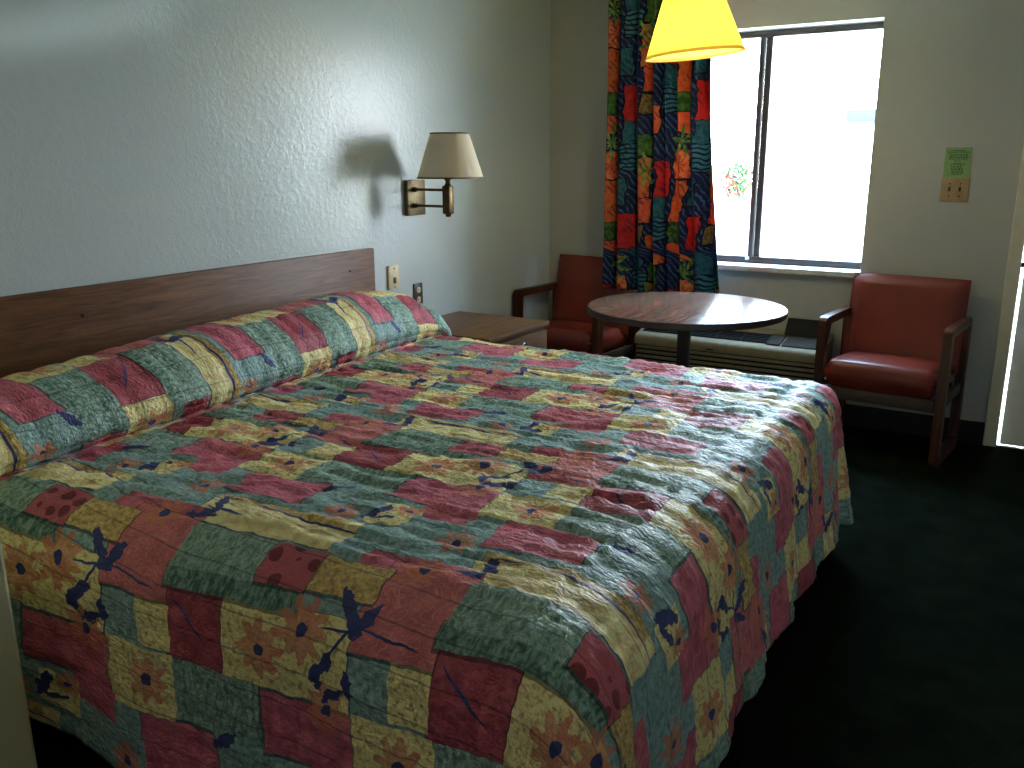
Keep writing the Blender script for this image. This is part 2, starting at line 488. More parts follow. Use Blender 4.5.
# ------------------------------------------------------------------ room shell
H = 2.44; XR = 3.75; YF = -5.9
WX0, WX1, WZ0, WZ1 = .80, 1.87, .835, 2.08       # window hole
DX0, DX1, DZ1 = 2.595, 3.50, 2.05                  # door hole
def struct(name, mb, m, parent=None):
    o = mb.build(name, m, parent, smooth=False)
    if parent is None: o['kind'] = 'structure'
    return o
struct('floor', MB().box((-.12, YF-.12, -.1), (XR+.12, .2, 0)), M['carpet'])
struct('ceiling', MB().box((-.12, YF-.12, H), (XR+.12, .2, H+.1)), M['ceiling'])
struct('wall_left', MB().box((-.12, YF, 0), (0, 0, H)), M['wall_left'])
struct('wall_right', MB().box((XR, YF, 0), (XR+.12, 0, H)), M['wall'])
struct('wall_front', MB().box((-.12, YF-.12, 0), (XR+.12, YF, H)), M['wall'])
w = MB()
for x0, x1, z0, z1 in ((-.12, WX0, 0, H), (WX0, WX1, 0, WZ0-.03), (WX0, WX1, WZ1, H), (WX1, DX0, 0, H), (DX0, DX1, DZ1, H), (DX1, XR+.12, 0, H)):
    w.box((x0, 0, z0), (x1, .20, z1))
struct('wall_back', w, M['wall'])
struct('wall_near', MB().box((.0, -4.17, 0), (1.065, -4.05, H), .008), M['partition'])
struct('baseboard_back', MB().box((.012, -.012, 0), (DX0-.06, 0, .118), .004), M['base'])
struct('baseboard_left', MB().box((0, -1.70, 0), (.012, 0, .118), .004), M['base'])

# window with its frame, sash stiles, panes, sill and latch
win = empty('window_1', ((WX0+WX1)/2, .05, WZ0), kind='structure')
def wpart(name, mb, m, par=None):
    o = mb.build(name, m)
    o.parent = par or win
    o.matrix_parent_inverse = Matrix.Translation(-Vector(win.location))
    return o
f = MB()
fy0, fy1 = .12, .175
f.box((WX0, fy0, WZ0-.004), (WX1, fy1, WZ0+.036), .003); f.box((WX0, fy0, WZ1-.036), (WX1, fy1, WZ1-.004), .003)
f.box((WX0, fy0, WZ0+.042), (WX0+.02, fy1, WZ1-.03)); f.box((WX1-.016, fy0+.02, WZ0+.042), (WX1, fy1, WZ1-.03))
wpart('window_frame', f, M['bronze'])
wpart('sash_stile', MB().box((1.230, .114, WZ0+.030), (1.258, .140, WZ1-.032), .003), M['bronze'])
wpart('sash_stile', MB().box((1.256, .141, WZ0+.032), (1.291, .166, WZ1-.034), .003), M['bronze'])
wpart('pane', MB().box((WX0+.02, .125, WZ0+.036), (1.235, .129, WZ1-.036)), M['glass'])
wpart('pane', MB().box((1.286, .152, WZ0+.036), (WX1-.016, .156, WZ1-.036)), M['glass'])
wpart('window_sill', MB().box((WX0-.03, -.035, WZ0-.030), (WX1+.005, .118, WZ0), .004), M['sill'])
wpart('latch', MB().box((1.222, .104, WZ0+.018), (1.243, .116, WZ0+.038), .003), M['sill'])

# door standing in its casing with daylight showing down the latch side and under it
struct('trim_1', MB().box((DX0-.058, -.016, 0), (DX0+.002, .0, DZ1+.06), .004).box((DX0+.002, -.016, DZ1), (DX1+.058, 0, DZ1+.06), .004)
       .box((DX1, -.016, 0), (DX1+.058, 0, DZ1), .004), M['trim'])
struct('trim_2', MB().box((DX0+.001, .012, 0), (DX1-.001, .30, .005), .001), M['sill'])
door = empty('door_1', (DX1, .03, 0), kind='structure')
def dpart(name, mb, m):
    o = mb.build(name, m); o.parent = door; o.matrix_parent_inverse = Matrix.Translation(-Vector(door.location)); return o
dpart('door_leaf', MB().box((DX0+.014, .02, .012), (DX1-.003, .062, DZ1-.004), .002), M['door'])
dpart('latch_bolt', MB().box((DX0+.0005, .03, .90), (DX0+.0135, .05, .925), .002), M['black'])
k = MB().lathe([(0, -.06), (.022, -.058), (.028, -.045), (.024, -.03), (.011, -.022), (.011, -.004), (.03, -.003), (.03, 0)], n=24,
               mat=Matrix.Translation((DX0+.085, .02, .92)) @ Matrix.Rotation(radians(-90), 4, 'X'))
dpart('door_knob', k, M['brass'])

# ------------------------------------------------------------------ bedspread (one draped quilt)
ZT, XF, YN, YB, RR, RF = .63, 2.15, -3.79, -1.645, .17, .08
W = YB - YN
def interp(x, tab):
    for (x0, y0), (x1, y1) in zip(tab, tab[1:]):
        if x <= x1:
            u = max(0, (x-x0)/(x1-x0)); u = u*u*(3-2*u)*.5 + u*.5
            return y0+(y1-y0)*u
    return tab[-1][1]
HP = [(0, .15), (.1, .165), (.2, .178), (.42, .19), (.71, .212), (.85, .22), (1.25, .228), (1.6, .245), (1.78, .228), (1.95, .205), (2.06, .15), (2.14, .07), (2.2, .03)]
PROF = [(0, 0), (-.035, .035), (-.036, .11), (-.012, .22), (-.002, .36), (-.02, .56), (-.06, .76), (-.12, .92), (-.20, 1.0), (-.28, .96), (-.345, .80), (-.39, .56), (-.415, .3)]
def prof_at(q):
    """q 0..1 -> (dx,h) along PROF, smooth"""
    n = len(PROF)-1
    k = min(int(q*n), n-1); u = q*n-k
    p = [PROF[max(0, min(n, k+i))] for i in (-1, 0, 1, 2)]
    def cr(a, b, c, d): return .5*(2*b+(c-a)*u+(2*a-5*b+4*c-d)*u*u+(3*b-a-3*c+d)*u**3)
    return cr(*[v[0] for v in p]), cr(*[v[1] for v in p])
def xcrease(t): return .565 - .0775*t
def top(s, t):
    """s>=0.5 flat part, s<.5 pillow part.  returns x,z,u"""
    xc = xcrease(t)
    if s >= .5:
        x = s if s > 1 else xc + (s-.5)*(1-xc)/.5
        return x, ZT, x
    q = (.5-s)/.74
    dx, h = prof_at(q)
    hp = interp(t, HP)
    tk = min(1, max(0, (.5-s)/.06))
    return xc + dx*(xc-.06)/.42, ZT + h*hp, xc - (.5-s) - .33*tk
def arc(d, fl=.12, r=None):
    r = r or RR
    Lr = pi*r/2
    if d <= 0: return d, 0
    if d < Lr: return r*sin(d/r), r*(1-cos(d/r))
    e = d-Lr
    return r + e*fl, r + e*.992
def wave(x, sc, seed): return noise.noise(Vector((x*sc, seed, 0)))
def pos(s, t):
    a = s-(XF-RR); ta = min(max(t, RR), W-RF)
    b = max(RR-t, 0); c = max(t-(W-RF), 0); sd = -1 if b > 0 else 1; b = max(b, c)
    x, z, u = top(min(s, XF-RR), ta)
    y = YN+ta
    rf = RR-.09*max(0, ta/W-.3)/.7
    sh = .055*(1-ta/W)*max(0, min(1, s-1))
    x += sh
    tk = min(1, max(0, (.5-s)/.06))
    ext = .16*max(0, min(1, (1.15-s)/.6))*max(0, 1-ta/.7)
    y -= ext
    uv = (u + sh + max(a, 0), t-.04-ext+.065*tk)
    if a > 0 and b > 0:
        d = math.hypot(a, b); al = math.atan2(b, a); rs = RR if sd < 0 else RF
        off = (RR-rf)*cos(al)**2
        o, dn = arc(d-off, .15, rf*cos(al)**2+rs*sin(al)**2); o += off
        o += .018*sin(al*7+.6)*max(0, d-.2)/.5
        return Vector((x+o*a/d, y+sd*o*b/d, z-dn)), uv, d
    if a > 0:
        o, dn = arc(a-(RR-rf), r=rf); o += RR-rf
        o += (.022*wave(t, 4.5, 1.3)+.010*sin(t*21))*max(0, a-.2)/.4
        return Vector((x+o, y, z-dn)), uv, a
    if b > 0:
        zt = z-.03
        rs = RR if sd < 0 else RF
        dn0 = arc(b, r=rs)[1]; o = arc(b, .08 if sd < 0 else .0, rs)[0]
        k = 1.0
        if s < .5: k = max(.2, (z-.03)/(ZT-.03))
        o += (.02*wave(s, 4, 5.1)+.008*sin(s*19))*max(0, b-.2)/.5*(1 if sd < 0 else .25)
        rise = .13*max(0, min(1, (1.05-s)/.4))*max(0, (b-.4)/.3) if sd < 0 else 0
        return Vector((x, y+sd*o, z-dn0*k+rise)), uv, b
    return Vector((x, y, z)), uv, 0

def build_spread():
    ds = .0125
    def lsp(a, b): n = max(1, round((b-a)/ds)); return [a+(b-a)*i/n for i in range(n+1)]
    s_list = [-.235+i*(.735/74) for i in range(74)] + lsp(.5, XF-RR)
    t_list = lsp(RR, W-RF)
    DN, DF, NR = .70, .63, 58
    f_list = [i/NR for i in range(1, NR+1)]
    verts = []; st = []; uvs = []; idx = {}
    def V(s, t):
        k = (round(s, 5), round(t, 5))
        if k not in idx:
            p, uv, d = pos(s, t)
            idx[k] = len(verts); verts.append(p); st.append((s, t, d)); uvs.append(uv)
        return idx[k]
    faces = []
    def grid(A, B):
        pass
    ts = [RR-d*DN for d in reversed(f_list)] + t_list + [W-RF+d*DN for d in f_list]
    for i in range(len(s_list)-1):
        for j in range(len(ts)-1):
            faces.append((V(s_list[i], ts[j]), V(s_list[i+1], ts[j]), V(s_list[i+1], ts[j+1]), V(s_list[i], ts[j+1])))
    S1 = XF-RR
    a_list = [S1]+[S1+d*DF for d in f_list]
    for i in range(len(a_list)-1):
        for j in range(len(t_list)-1):
            faces.append((V(a_list[i], t_list[j]), V(a_list[i+1], t_list[j]), V(a_list[i+1], t_list[j+1]), V(a_list[i], t_list[j+1])))
    NA = 44
    for sd in (-1, 1):
        t0 = RR if sd < 0 else W-RF
        def Pn(d, k):
            if d == 0: return V(S1, t0)
            d *= DF+(DN-DF)*(k/NA)
            if k == 0: return V(S1+d, t0)
            if k == NA: return V(S1, t0+sd*d)
            al = k*pi/2/NA
            return V(S1+d*cos(al), t0+sd*d*sin(al))
        dl = [0]+f_list
        for i in range(len(dl)-1):
            for k in range(NA):
                q = [Pn(dl[i], k), Pn(dl[i+1], k), Pn(dl[i+1], k+1), Pn(dl[i], k+1)]
                if dl[i] == 0: q = [q[0], q[1], q[2]]
                faces.append(q if sd > 0 else q[::-1])
    me = bpy.data.meshes.new('bedspread')
    me.from_pydata([tuple(v) for v in verts], [], faces)
    # displacement along normals: quilted channels, puckers, pulled wrinkles
    nor = [v.normal.copy() for v in me.vertices]
    co = []
    for i, v in enumerate(verts):
        s, t, d = st[i]
        N = noise.noise
        wob = .012*N(Vector((s*3, t*3, 2)))
        ph = (t+wob)/.078
        ch = abs(sin(pi*ph))**.55
        pk = N(Vector((s*38, t*20, 7)))*.5+.5
        if s < .5:
            ch2 = abs(sin(pi*(s+wob)/.10))**.5
            h = .016*(ch*.5+ch2*.5) + .003*N(Vector((s*16, t*16, 3)))
        elif d <= .02:
            h = .0045*ch*(.6+.8*pk) + .005*N(Vector((s*5.5, t*26, 3))) + .010*(1-2.2*abs(N(Vector((s*4.5+t*3, t*24, 9))))) + .006*(1-2.2*abs(N(Vector((s*17-t*9, t*44, 5))))) + .006*N(Vector((s*2.3, t*3, 4)))
        else:
            h = .006*ch*(.6+.8*pk) + .005*N(Vector((s*14, t*14, 3))) + .005*(1-2.2*abs(N(Vector((s*20, t*20, 8)))))
            if t < RR: h += .004*N(Vector((s*9, t*5, 1)))
        # hem scallops
        co.append(v + nor[i]*h + Vector((0, 0, .012*N(Vector((s*6, t*6, 11)))*max(0, d-.45)/.24)))
    me.vertices.foreach_set('co', [c for v in co for c in v])
    ul = me.uv_layers.new(name='cloth')
    for lp in me.loops: ul.data[lp.index].uv = uvs[lp.vertex_index]
    me.polygons.foreach_set('use_smooth', [True]*len(me.polygons))
    me.materials.append(M['quilt'])
    o = bpy.data.objects.new('bedspread', me); COL.objects.link(o)
    bm = bmesh.new(); bm.from_mesh(me); bmesh.ops.recalc_face_normals(bm, faces=bm.faces)
    bm.normal_update()
    if sum(f.normal.z for f in bm.faces) < 0: bmesh.ops.reverse_faces(bm, faces=bm.faces)
    bm.to_mesh(me); bm.free()
    so = o.modifiers.new('thick', 'SOLIDIFY'); so.thickness = .008; so.offset = -1
    return tag(o, 'quilted floral patchwork bedspread in rose, green and yellow draped over the bed', 'bedspread')
build_spread()

bed = empty('bed', (1.05, -2.715, 0), label='dark bed base under the hem of the patchwork bedspread', cat='bed')
def under(parent, name, mb, m, **kw):
    o = mb.build(name, m, **kw); o.parent = parent
    o.matrix_parent_inverse = Matrix.Translation(-Vector(parent.location)); return o
under(bed, 'mattress', MB().box((.06, -3.63, .33), (2.03, -1.80, .60), .06, 4), M['mattress'])
under(bed, 'box_spring', MB().box((.06, -3.62, .13), (2.02, -1.81, .325), .02, 2), M['boxspring'])
for lx in (.15, 1.05, 1.93):
    for ly in (-3.5, -1.93):
        under(bed, 'leg', MB().lathe([(.02, 0), (.024, .01), (.03, .131)], (lx, ly, 0), 16), M['black'])

# headboard on the wall
hb = empty('headboard', (.0, -2.7, .5), label='long flat walnut-grain headboard panel fixed to wall behind the bed', cat='headboard')
under(hb, 'panel', MB().box((.002, -3.72, .0), (.030, -1.712, 1.018), .002), M['headboard'])
for yy, zz in ((-3.186, .925), (-1.882, .93)):
    under(hb, 'screw', MB().lathe([(.006, 0), (.006, .0016), (.003, .0022), (0, .0022)], n=12, mat=Matrix.Translation((.0298, yy, zz)) @ Matrix.Rotation(pi/2, 4, 'Y')), M['void'])

# nightstand
ns = empty('nightstand', (.29, -1.295, 0), label='wood-grain nightstand between the bed and the partly hidden red chair', cat='nightstand')
under(ns, 'top', MB().box((.014, -1.575, .593), (.578, -1.016, .618), .003), M['nightstand'])
under(ns, 'body', MB().box((.016, -1.565, .06), (.555, -1.026, .592), .002), M['nightstand'])
under(ns, 'plinth', MB().box((.03, -1.55, .0), (.53, -1.04, .06)), M['void'])
for z0, z1 in ((.36, .575), (.08, .35)):
    d = under(ns, 'drawer', MB().box((.556, -1.558, z0), (.574, -1.033, z1), .003), M['nightstand'])
    zz = .535 if z0 > .3 else .22
    kb = MB().lathe([(.009, 0), (.009, .012), (.02, .016), (.022, .024), (.016, .03), (0, .031)], n=20,
                    mat=Matrix.Translation((.574, -1.295, zz)) @ Matrix.Rotation(pi/2, 4, 'Y')).build('knob', M['chrome'])
    kb.parent = d; kb.matrix_parent_inverse = Matrix.Translation(-Vector(ns.location)); tag(kb, 'shiny round drawer knob')
    kb.matrix_parent_inverse = (d.matrix_parent_inverse).inverted() @ Matrix.Translation(-Vector(ns.location))

# swing-arm lamp on the left wall
LY, LX = -1.395, .232
sc = empty('wall_lamp', (.0, LY, 1.23), label='brass swing-arm wall lamp with cream cone shade above the nightstand', cat='lamp')
under(sc, 'backplate', MB().box((.001, -1.440, 1.150), (.024, -1.300, 1.320), .003), M['brass'])
for zz in (1.275, 1.198):
    under(sc, 'arm', MB().tube([(.022, LY, zz), (LX, LY, zz)], .0065, 12).lathe([(.012, 0), (.012, .018), (.0065, .022)], n=16,
          mat=Matrix.Translation((.024, LY, zz)) @ Matrix.Rotation(pi/2, 4, 'Y')), M['brass_dark'])
under(sc, 'post', MB().box((LX-.021, LY-.021, 1.163), (LX+.021, LY+.021, 1.296), .006, 2)
      .lathe([(.012, 1.15), (.016, 1.164)], (LX, LY, 0), 16).lathe([(.018, 1.295), (.012, 1.306), (.011, 1.318), (.017, 1.322), (.017, 1.327), (.009, 1.329), (.009, 1.36)], (LX, LY, 0), 16), M['brass_dark'])
sx = LX+.016
def cone_shade(parent, r0, r1, z0, z1, c, mat, band, mname='shade', th=.003, tilt=None):
    T = tilt or Matrix.Identity(4)
    sh = MB()
    hb_, ht = .035, .03
    ra_, rb_ = r0-(r0-r1)*hb_, r1+(r0-r1)*ht
    za_, zb_ = z0+(z1-z0)*hb_, z1-(z1-z0)*ht
    pr = [(ra_, za_), (rb_, zb_), (rb_-th, zb_), (ra_-th, za_), (ra_, za_)]
    sh.lathe(pr, (0, 0, 0), 64, False, Matrix.Translation(c) @ T)
    s = under(parent, mname, sh, mat, ang=30)
    for (ra, rb, za, zb) in ((r0+.0015, ra_+.0015, z0, za_), (rb_+.0015, r1+.0015, zb_, z1)):
        bd = MB().lathe([(ra, za), (rb, zb), (rb-.0045, zb), (ra-.0045, za), (ra, za)], (0, 0, 0), 64, False, Matrix.Translation(c) @ T).build('trim_band', band)
        bd.parent = s; bd.matrix_parent_inverse = s.matrix_parent_inverse.inverted() @ Matrix.Translation(-Vector(parent.location))
        tag(bd, 'narrow trim band round the rim')
    return s
cone_shade(sc, .158, .090, 1.330, 1.538, (sx, LY, 0), M['shade_cream'], M['trim_band'])
under(sc, 'bulb', MB().lathe([(.012, 1.355), (.014, 1.38), (.03, 1.42), (.03, 1.445), (.018, 1.465), (0, 1.47)], (sx, LY, 0), 20), M['ivory'])

# plates on the left wall
pp = empty('switch_plate', (.0, -1.56, .862), label='ivory wall plate by the headboard end above the pillow', cat='switch plate')
under(pp, 'plate', MB().box((.0005, -1.589, .806), (.011, -1.510, .920), .003), M['ivory'])
under(pp, 'slot', MB().box((.011, -1.557, .832), (.014, -1.537, .862), .002), M['brown_plate'])
for zz in (.815, .905):
    under(pp, 'screw', MB().lathe([(.004, 0), (.004, .0012), (0, .0014)], n=10, mat=Matrix.Translation((.011, -1.548, zz)) @ Matrix.Rotation(pi/2, 4, 'Y')), M['brown_plate'])
op = empty('wall_outlet', (.0, -1.358, .752), label='dark brown wall outlet with two cream sockets above the nightstand', cat='outlet')
under(op, 'plate', MB().box((.0005, -1.393, .694), (.008, -1.323, .810), .003), M['brown_plate'])
for zz in (.728, .776):
    ru = under(op, 'socket', MB().lathe([(.0155, 0), (.0155, .003), (.0145, .0036), (0, .0036)], n=24, mat=Matrix.Translation((.0075, -1.358, zz)) @ Matrix.Rotation(pi/2, 4, 'Y')), M['ivory'])
    sl = MB().box((.0108, -1.3645, zz-.004), (.0122, -1.3625, zz+.006)).box((.0108, -1.3535, zz-.004), (.0122, -1.3515, zz+.006)).build('slot', M['void'])
    sl.parent = ru; sl.matrix_parent_inverse = ru.matrix_parent_inverse.inverted() @ Matrix.Translation(-Vector(op.location))

# double switch and the note on the window wall
dp = empty('light_switch', (2.27, 0, 1.26), label='tan double toggle switch plate under the green note', cat='light switch')
under(dp, 'plate', MB().box((2.207, -.008, 1.204), (2.333, -.0005, 1.318), .003), M['tan_plate'])
for xx in (2.247, 2.293):
    under(dp, 'toggle', MB().box((xx-.005, -.019, 1.255), (xx+.005, -.0078, 1.277), .003), M['brown_plate'])
    for zz in (1.231, 1.291):
        under(dp, 'screw', MB().lathe([(.004, 0), (.004, .0012), (0, .0014)], n=10, mat=Matrix.Translation((xx, -.008, zz)) @ Matrix.Rotation(pi/2, 4, 'X')), M['brown_plate'])
nt = empty('paper_note', (2.268, 0, 1.39), label='small pale green printed note taped on wall above the double switch', cat='note')
under(nt, 'paper', MB().box((2.211, -.003, 1.3195), (2.327, -.0008, 1.462)), M['note'])
ik = MB(); rnd = random.Random(3)
for zz, ww in ((1.447, .045), (1.440, .085), (1.429, .075), (1.422, .08), (1.415, .078), (1.408, .08), (1.399, .03), (1.388, .035), (1.381, .06), (1.372, .05), (1.365, .055), (1.358, .048), (1.351, .045), (1.344, .04), (1.336, .044)):
    x = 2.268-ww/2
    while x < 2.268+ww/2:
        l = rnd.uniform(.004, .012); ik.box((x, -.0036, zz-.002), (x+l, -.0029, zz+.002)); x += l+.0028
under(nt, 'print', ik, M['ink'])

# ------------------------------------------------------------------ curtain
def build_curtain():
    zt, zb = 2.42, .675
    xl, xr_t, xr_b = .462, 1.068, 1.19
    NU, NV = 300, 90
    # cloth length to across-mapping: folds get gentler to the right
    vs = []; uvs = []
    for j in range(NV+1):
        v = j/NV; z = zt+(zb-zt)*v
        flare = max(0, (v-.25)/.75)**1.3
        xr = xr_t+(xr_b-xr_t)*flare
        row = []; L = 0; prev = None
        for i in range(NU+1):
            u = i/NU
            k = 7.5
            ph = pi*k*(u + .030*sin(u*9+1.0) + .006*sin(v*3+u*5))
            amp = (.105 - .035*u) * (.75+.25*v) * (.85+.4*noise.noise(Vector((u*6, v*1.2, 0))))
            x = xl+(xr-xl)*u + .010*sin(2*ph+.6) + .006*noise.noise(Vector((u*12, v*3, 4)))
            y = -.145 - amp*(abs(sin(ph))**.8) + .008*noise.noise(Vector((u*9, v*3, 9)))
            if u < .06:
                w_ = min(1, max(0, (z-.865)/.07)); w_ = w_*w_*(3-2*w_)
                y0_ = -.012*w_ - .15*(1-w_)
                y = y0_ + (y-y0_)*(u/.06)**.6
                x += .022*(1-w_)*(1-u/.06)
            p = Vector((x, y, z))
            if prev is not None: L += (p-prev).length
            prev = p; row.append((p, L))
        for p, L_ in row: vs.append(p); uvs.append((L_*1.0, z))
    fs = [(j*(NU+1)+i, j*(NU+1)+i+1, (j+1)*(NU+1)+i+1, (j+1)*(NU+1)+i) for j in range(NV) for i in range(NU)]
    me = bpy.data.meshes.new('curtain'); me.from_pydata([tuple(v) for v in vs], [], fs)
    ul = me.uv_layers.new(name='cloth')
    for lp in me.loops: ul.data[lp.index].uv = uvs[lp.vertex_index]
    me.polygons.foreach_set('use_smooth', [True]*len(me.polygons)); me.materials.append(M['curtain'])
    o = bpy.data.objects.new('curtain', me); COL.objects.link(o)
    so = o.modifiers.new('thick', 'SOLIDIFY'); so.thickness = .003
    return tag(o, 'gathered tropical print curtain in orange, red, blue and green at window', 'curtain')
build_curtain()

# ------------------------------------------------------------------ wall air conditioner under the window
AX0, AX1, AY, AZ = .735, 1.77, -.30, .447
ac = empty('air_conditioner', ((AX0+AX1)/2, -.15, 0), label='beige air conditioner unit with dark louvres under the window', cat='air conditioner')
# cabinet: side profile (y,z) with a rounded front top edge and a slightly rising top
pf = [(-.015, .05), (AY+.02, .05), (AY+.02, .382), (AY, .388)]
for k in range(7):
    a = pi + k*(pi/2)/6
    pf.append((AY+.035+.035*cos(a), AZ-.035-.035*sin(a)))
pf += [(-.24, AZ+.004), (-.02, .492)]
under(ac, 'cabinet', MB().prism(pf, AX0, AX1, .004), M['ac'])
lv = MB()
for k in range(11):
    z = .372-k*.027
    lv.box((AX0+.012, AY-.001, z-.0075), (AX1-.012, AY+.022, z+.0075), .003)
under(ac, 'front_louvres', lv, M['ac'])
under(ac, 'louvre_backing', MB().box((AX0+.008, AY+.014, .06), (AX1-.008, AY+.0195, .385)), M['void'])
under(ac, 'base_pan', MB().box((AX0+.03, -.27, 0), (AX1-.03, -.02, .05)), M['ac_dark'])
sl_ = math.atan2(.492-AZ-.004, .22)
TM = Matrix.Translation((0, -.24, AZ+.004)) @ Matrix.Rotation(sl_, 4, 'X')
gr = MB()
gr.box((.76, .002, .0005), (1.475, .13, .003), mat=TM)
under(ac, 'grille_backing', gr, M['void'])
gr = MB()
for k in range(6):
    gr.box((.76, .006+k*.022, .003), (1.475, .014+k*.022, .008), mat=TM)
for k in range(6):
    gr.box((.76+k*.141, .002, .003), (.768+k*.141, .13, .0075), mat=TM)
under(ac, 'top_grille', gr, M['ac_dark'])
under(ac, 'grille_divider', MB().box((1.475, -.012, .001), (1.545, .135, .009), .002, mat=TM), M['ac_grey'])
under(ac, 'control_tray', MB().box((1.555, -.012, .001), (AX1-.01, .135, .007), .002, mat=TM), M['ac_grey'])
LM = Matrix.Translation((0, -.105, .482)) @ Matrix.Rotation(radians(52), 4, 'X')
under(ac, 'control_lid', MB().box((1.53, 0, 0), (AX1-.01, .105, .008), .002, mat=LM).box((1.62, .085, -.0015), (1.70, .097, 0), mat=LM), M['ac_dark'])
under(ac, 'nameplate', MB().box((1.16, AY-.0015, .396), (1.205, AY+.001, .404)), M['ac_grey'])

# ------------------------------------------------------------------ round table
TX, TY, TR, TZ = 1.2756, -.9468, .464, .741
tb = empty('round_table', (TX, TY, 0), label='round brown wood-grain table on single dark post in front of window', cat='table')
under(tb, 'tabletop', MB().lathe([(0, TZ-.004), (TR-.008, TZ-.004), (TR-.008, TZ-.0005), (TR-.010, TZ), (0, TZ)], (TX, TY, 0), 96, False), M['table'])
under(tb, 'edge_band', MB().lathe([(0, TZ-.031), (TR-.004, TZ-.031), (TR, TZ-.027), (TR, TZ-.004), (TR-.003, TZ-.0012), (TR-.0078, TZ-.0012), (TR-.0078, TZ-.0045), (0, TZ-.0045)], (TX, TY, 0), 96, False), M['table_edge'])
under(tb, 'column', MB().box((TX-.026, TY-.026, .05), (TX+.026, TY+.026, TZ-.034), .006), M['black'])
under(tb, 'mounting_plate', MB().box((TX-.15, TY-.15, TZ-.037), (TX+.15, TY+.15, TZ-.0315), .002), M['black'])
bs = MB()
for k in range(4):
    bs.box((-.03, 0, 0), (.03, .36, .035), .01, mat=Matrix.Translation((TX, TY, .012)) @ Matrix.Rotation(pi/4+k*pi/2, 4, 'Z'))
under(tb, 'base', bs.lathe([(.06, .01), (.06, .06), (.0, .06)], (TX, TY, 0), 24, False), M['black'])
for k in range(4):
    a = pi/4+k*pi/2
    under(tb, 'glide', MB().lathe([(.016, 0), (.016, .013)], (TX+.33*cos(a), TY+.33*sin(a), 0), 12), M['black'])

# ------------------------------------------------------------------ armchairs
def make_chair():
    r = empty('armchair', (0, 0, 0))
    yf, yb = -.235, .225
    for sx_ in (-1, 1):
        x0, x1 = (sx_*.262, sx_*.302) if sx_ > 0 else (-.302, -.262)
        outer = rrect(yf, 0, yb, .662, .035); inner = rrect(yf+.052, .05, yb-.05, .622, .012)
        a = MB().prism(outer, x0, x1, .005, hole=inner).build('arm_frame', M['chair_wood'], r)
        rl = MB().box((min(x0, x1)+.008, yf+.05, .285), (max(x0, x1)-.008, yb-.048, .335), .003).build('side_rail', M['apron_wood'], a)
    # seat cushion: rounded, crowned
    bm = bmesh.new(); nx, ny = 22, 22
    x_ = .260; y0, y1 = -.242, .175
    def surf(i, j, up):
        u = -1+2*i/nx; v = -1+2*j/ny
        X = x_*u; Y = (y0+y1)/2+(y1-y0)/2*v
        e = (1-abs(u)**14)*(1-abs(v)**12)
        e = max(e, 0)**.4
        crown = .014*(1-u*u)*(1-v*v)
        slope = -.055*(Y+.03)
        mid = .394+slope
        return (X*(.985+.015*e), Y if v > -.9 else Y, mid+(.054*e+crown if up else -.088*e))
    gt = [[bm.verts.new(surf(i, j, True)) for j in range(ny+1)] for i in range(nx+1)]
    gb = [[gt[i][j] if i in (0, nx) or j in (0, ny) else bm.verts.new(surf(i, j, False)) for j in range(ny+1)] for i in range(nx+1)]
    for i in range(nx):
        for j in range(ny):
            bm.faces.new((gt[i][j], gt[i+1][j], gt[i+1][j+1], gt[i][j+1]))
            q = [gb[i][j], gb[i][j+1], gb[i+1][j+1], gb[i+1][j]]
            if len(set(q)) == 4: 
                try: bm.faces.new(q)
                except ValueError: pass
    bmesh.ops.recalc_face_normals(bm, faces=bm.faces)
    m = MB(); m.bm.free(); m.bm = bm
    m.build('seat', M['vinyl'], r, ang=80)
    MB().box((-.258, -.225, .265), (.258, -.195, .325), .004).build('apron', M['apron_wood'], r)
    MB().box((-.258, .13, .275), (.258, .158, .335), .004).build('apron', M['apron_wood'], r)
    # leaning padded back
    t = bmesh.new()
    nx, nz = 20, 16; w_, h_, th = .274, .458, .052
    def bk(i, j, front):
        u = -1+2*i/nx; v = j/nz
        e = max((1-abs(u)**10)*(1-abs(2*v-1)**10), 0)**.5
        return Vector((w_*u, (-th*.62*e-.008*(1-u*u)) if front else th*.38*e, h_*v))
    F = [[t.verts.new(bk(i, j, True)) for j in range(nz+1)] for i in range(nx+1)]
    B = [[F[i][j] if i in (0, nx) or j in (0, nz) else t.verts.new(bk(i, j, False)) for j in range(nz+1)] for i in range(nx+1)]
    for i in range(nx):
        for j in range(nz):
            t.faces.new((F[i][j], F[i+1][j], F[i+1][j+1], F[i][j+1]))
            try: t.faces.new((B[i][j], B[i][j+1], B[i+1][j+1], B[i+1][j]))
            except ValueError: pass
    bmesh.ops.recalc_face_normals(t, faces=t.faces)
    t.transform(Matrix.Translation((0, .128, .385)) @ Matrix.Rotation(radians(-11), 4, 'X'))
    m = MB(); m.bm.free(); m.bm = t
    bo = m.build('backrest', M['vinyl'], r, ang=80)
    # welt cord round the back edge
    pts = []
    for (u, v) in [(-1, 0)]+[(-1, k/10) for k in range(1, 11)]+[(-1+k/6, 1) for k in range(1, 13)]+[(1, 1-k/10) for k in range(1, 11)]:
        pts.append(Vector((w_*u, 0, h_*v)))
    c = MB().tube([tuple(p) for p in pts], .004, 8, mat=Matrix.Translation((0, .128, .385)) @ Matrix.Rotation(radians(-11), 4, 'X')).build('piping', M['vinyl'], bo)
    for sx_ in (-.19, .15):
        MB().prism([(.10, .29), (.13, .29), (.265, .80), (.235, .80)], sx_, sx_+.04, .004).build('back_post', M['chair_wood'], r)
    return r
def copy_tree(o, parent=None):
    c = o.copy(); COL.objects.link(c)
    if parent: c.parent = parent
    for ch in o.children: copy_tree(ch, c)
    return c
ch = make_chair()
ch.location = (2.105, -.27, 0); ch.rotation_euler = (0, 0, radians(-5))
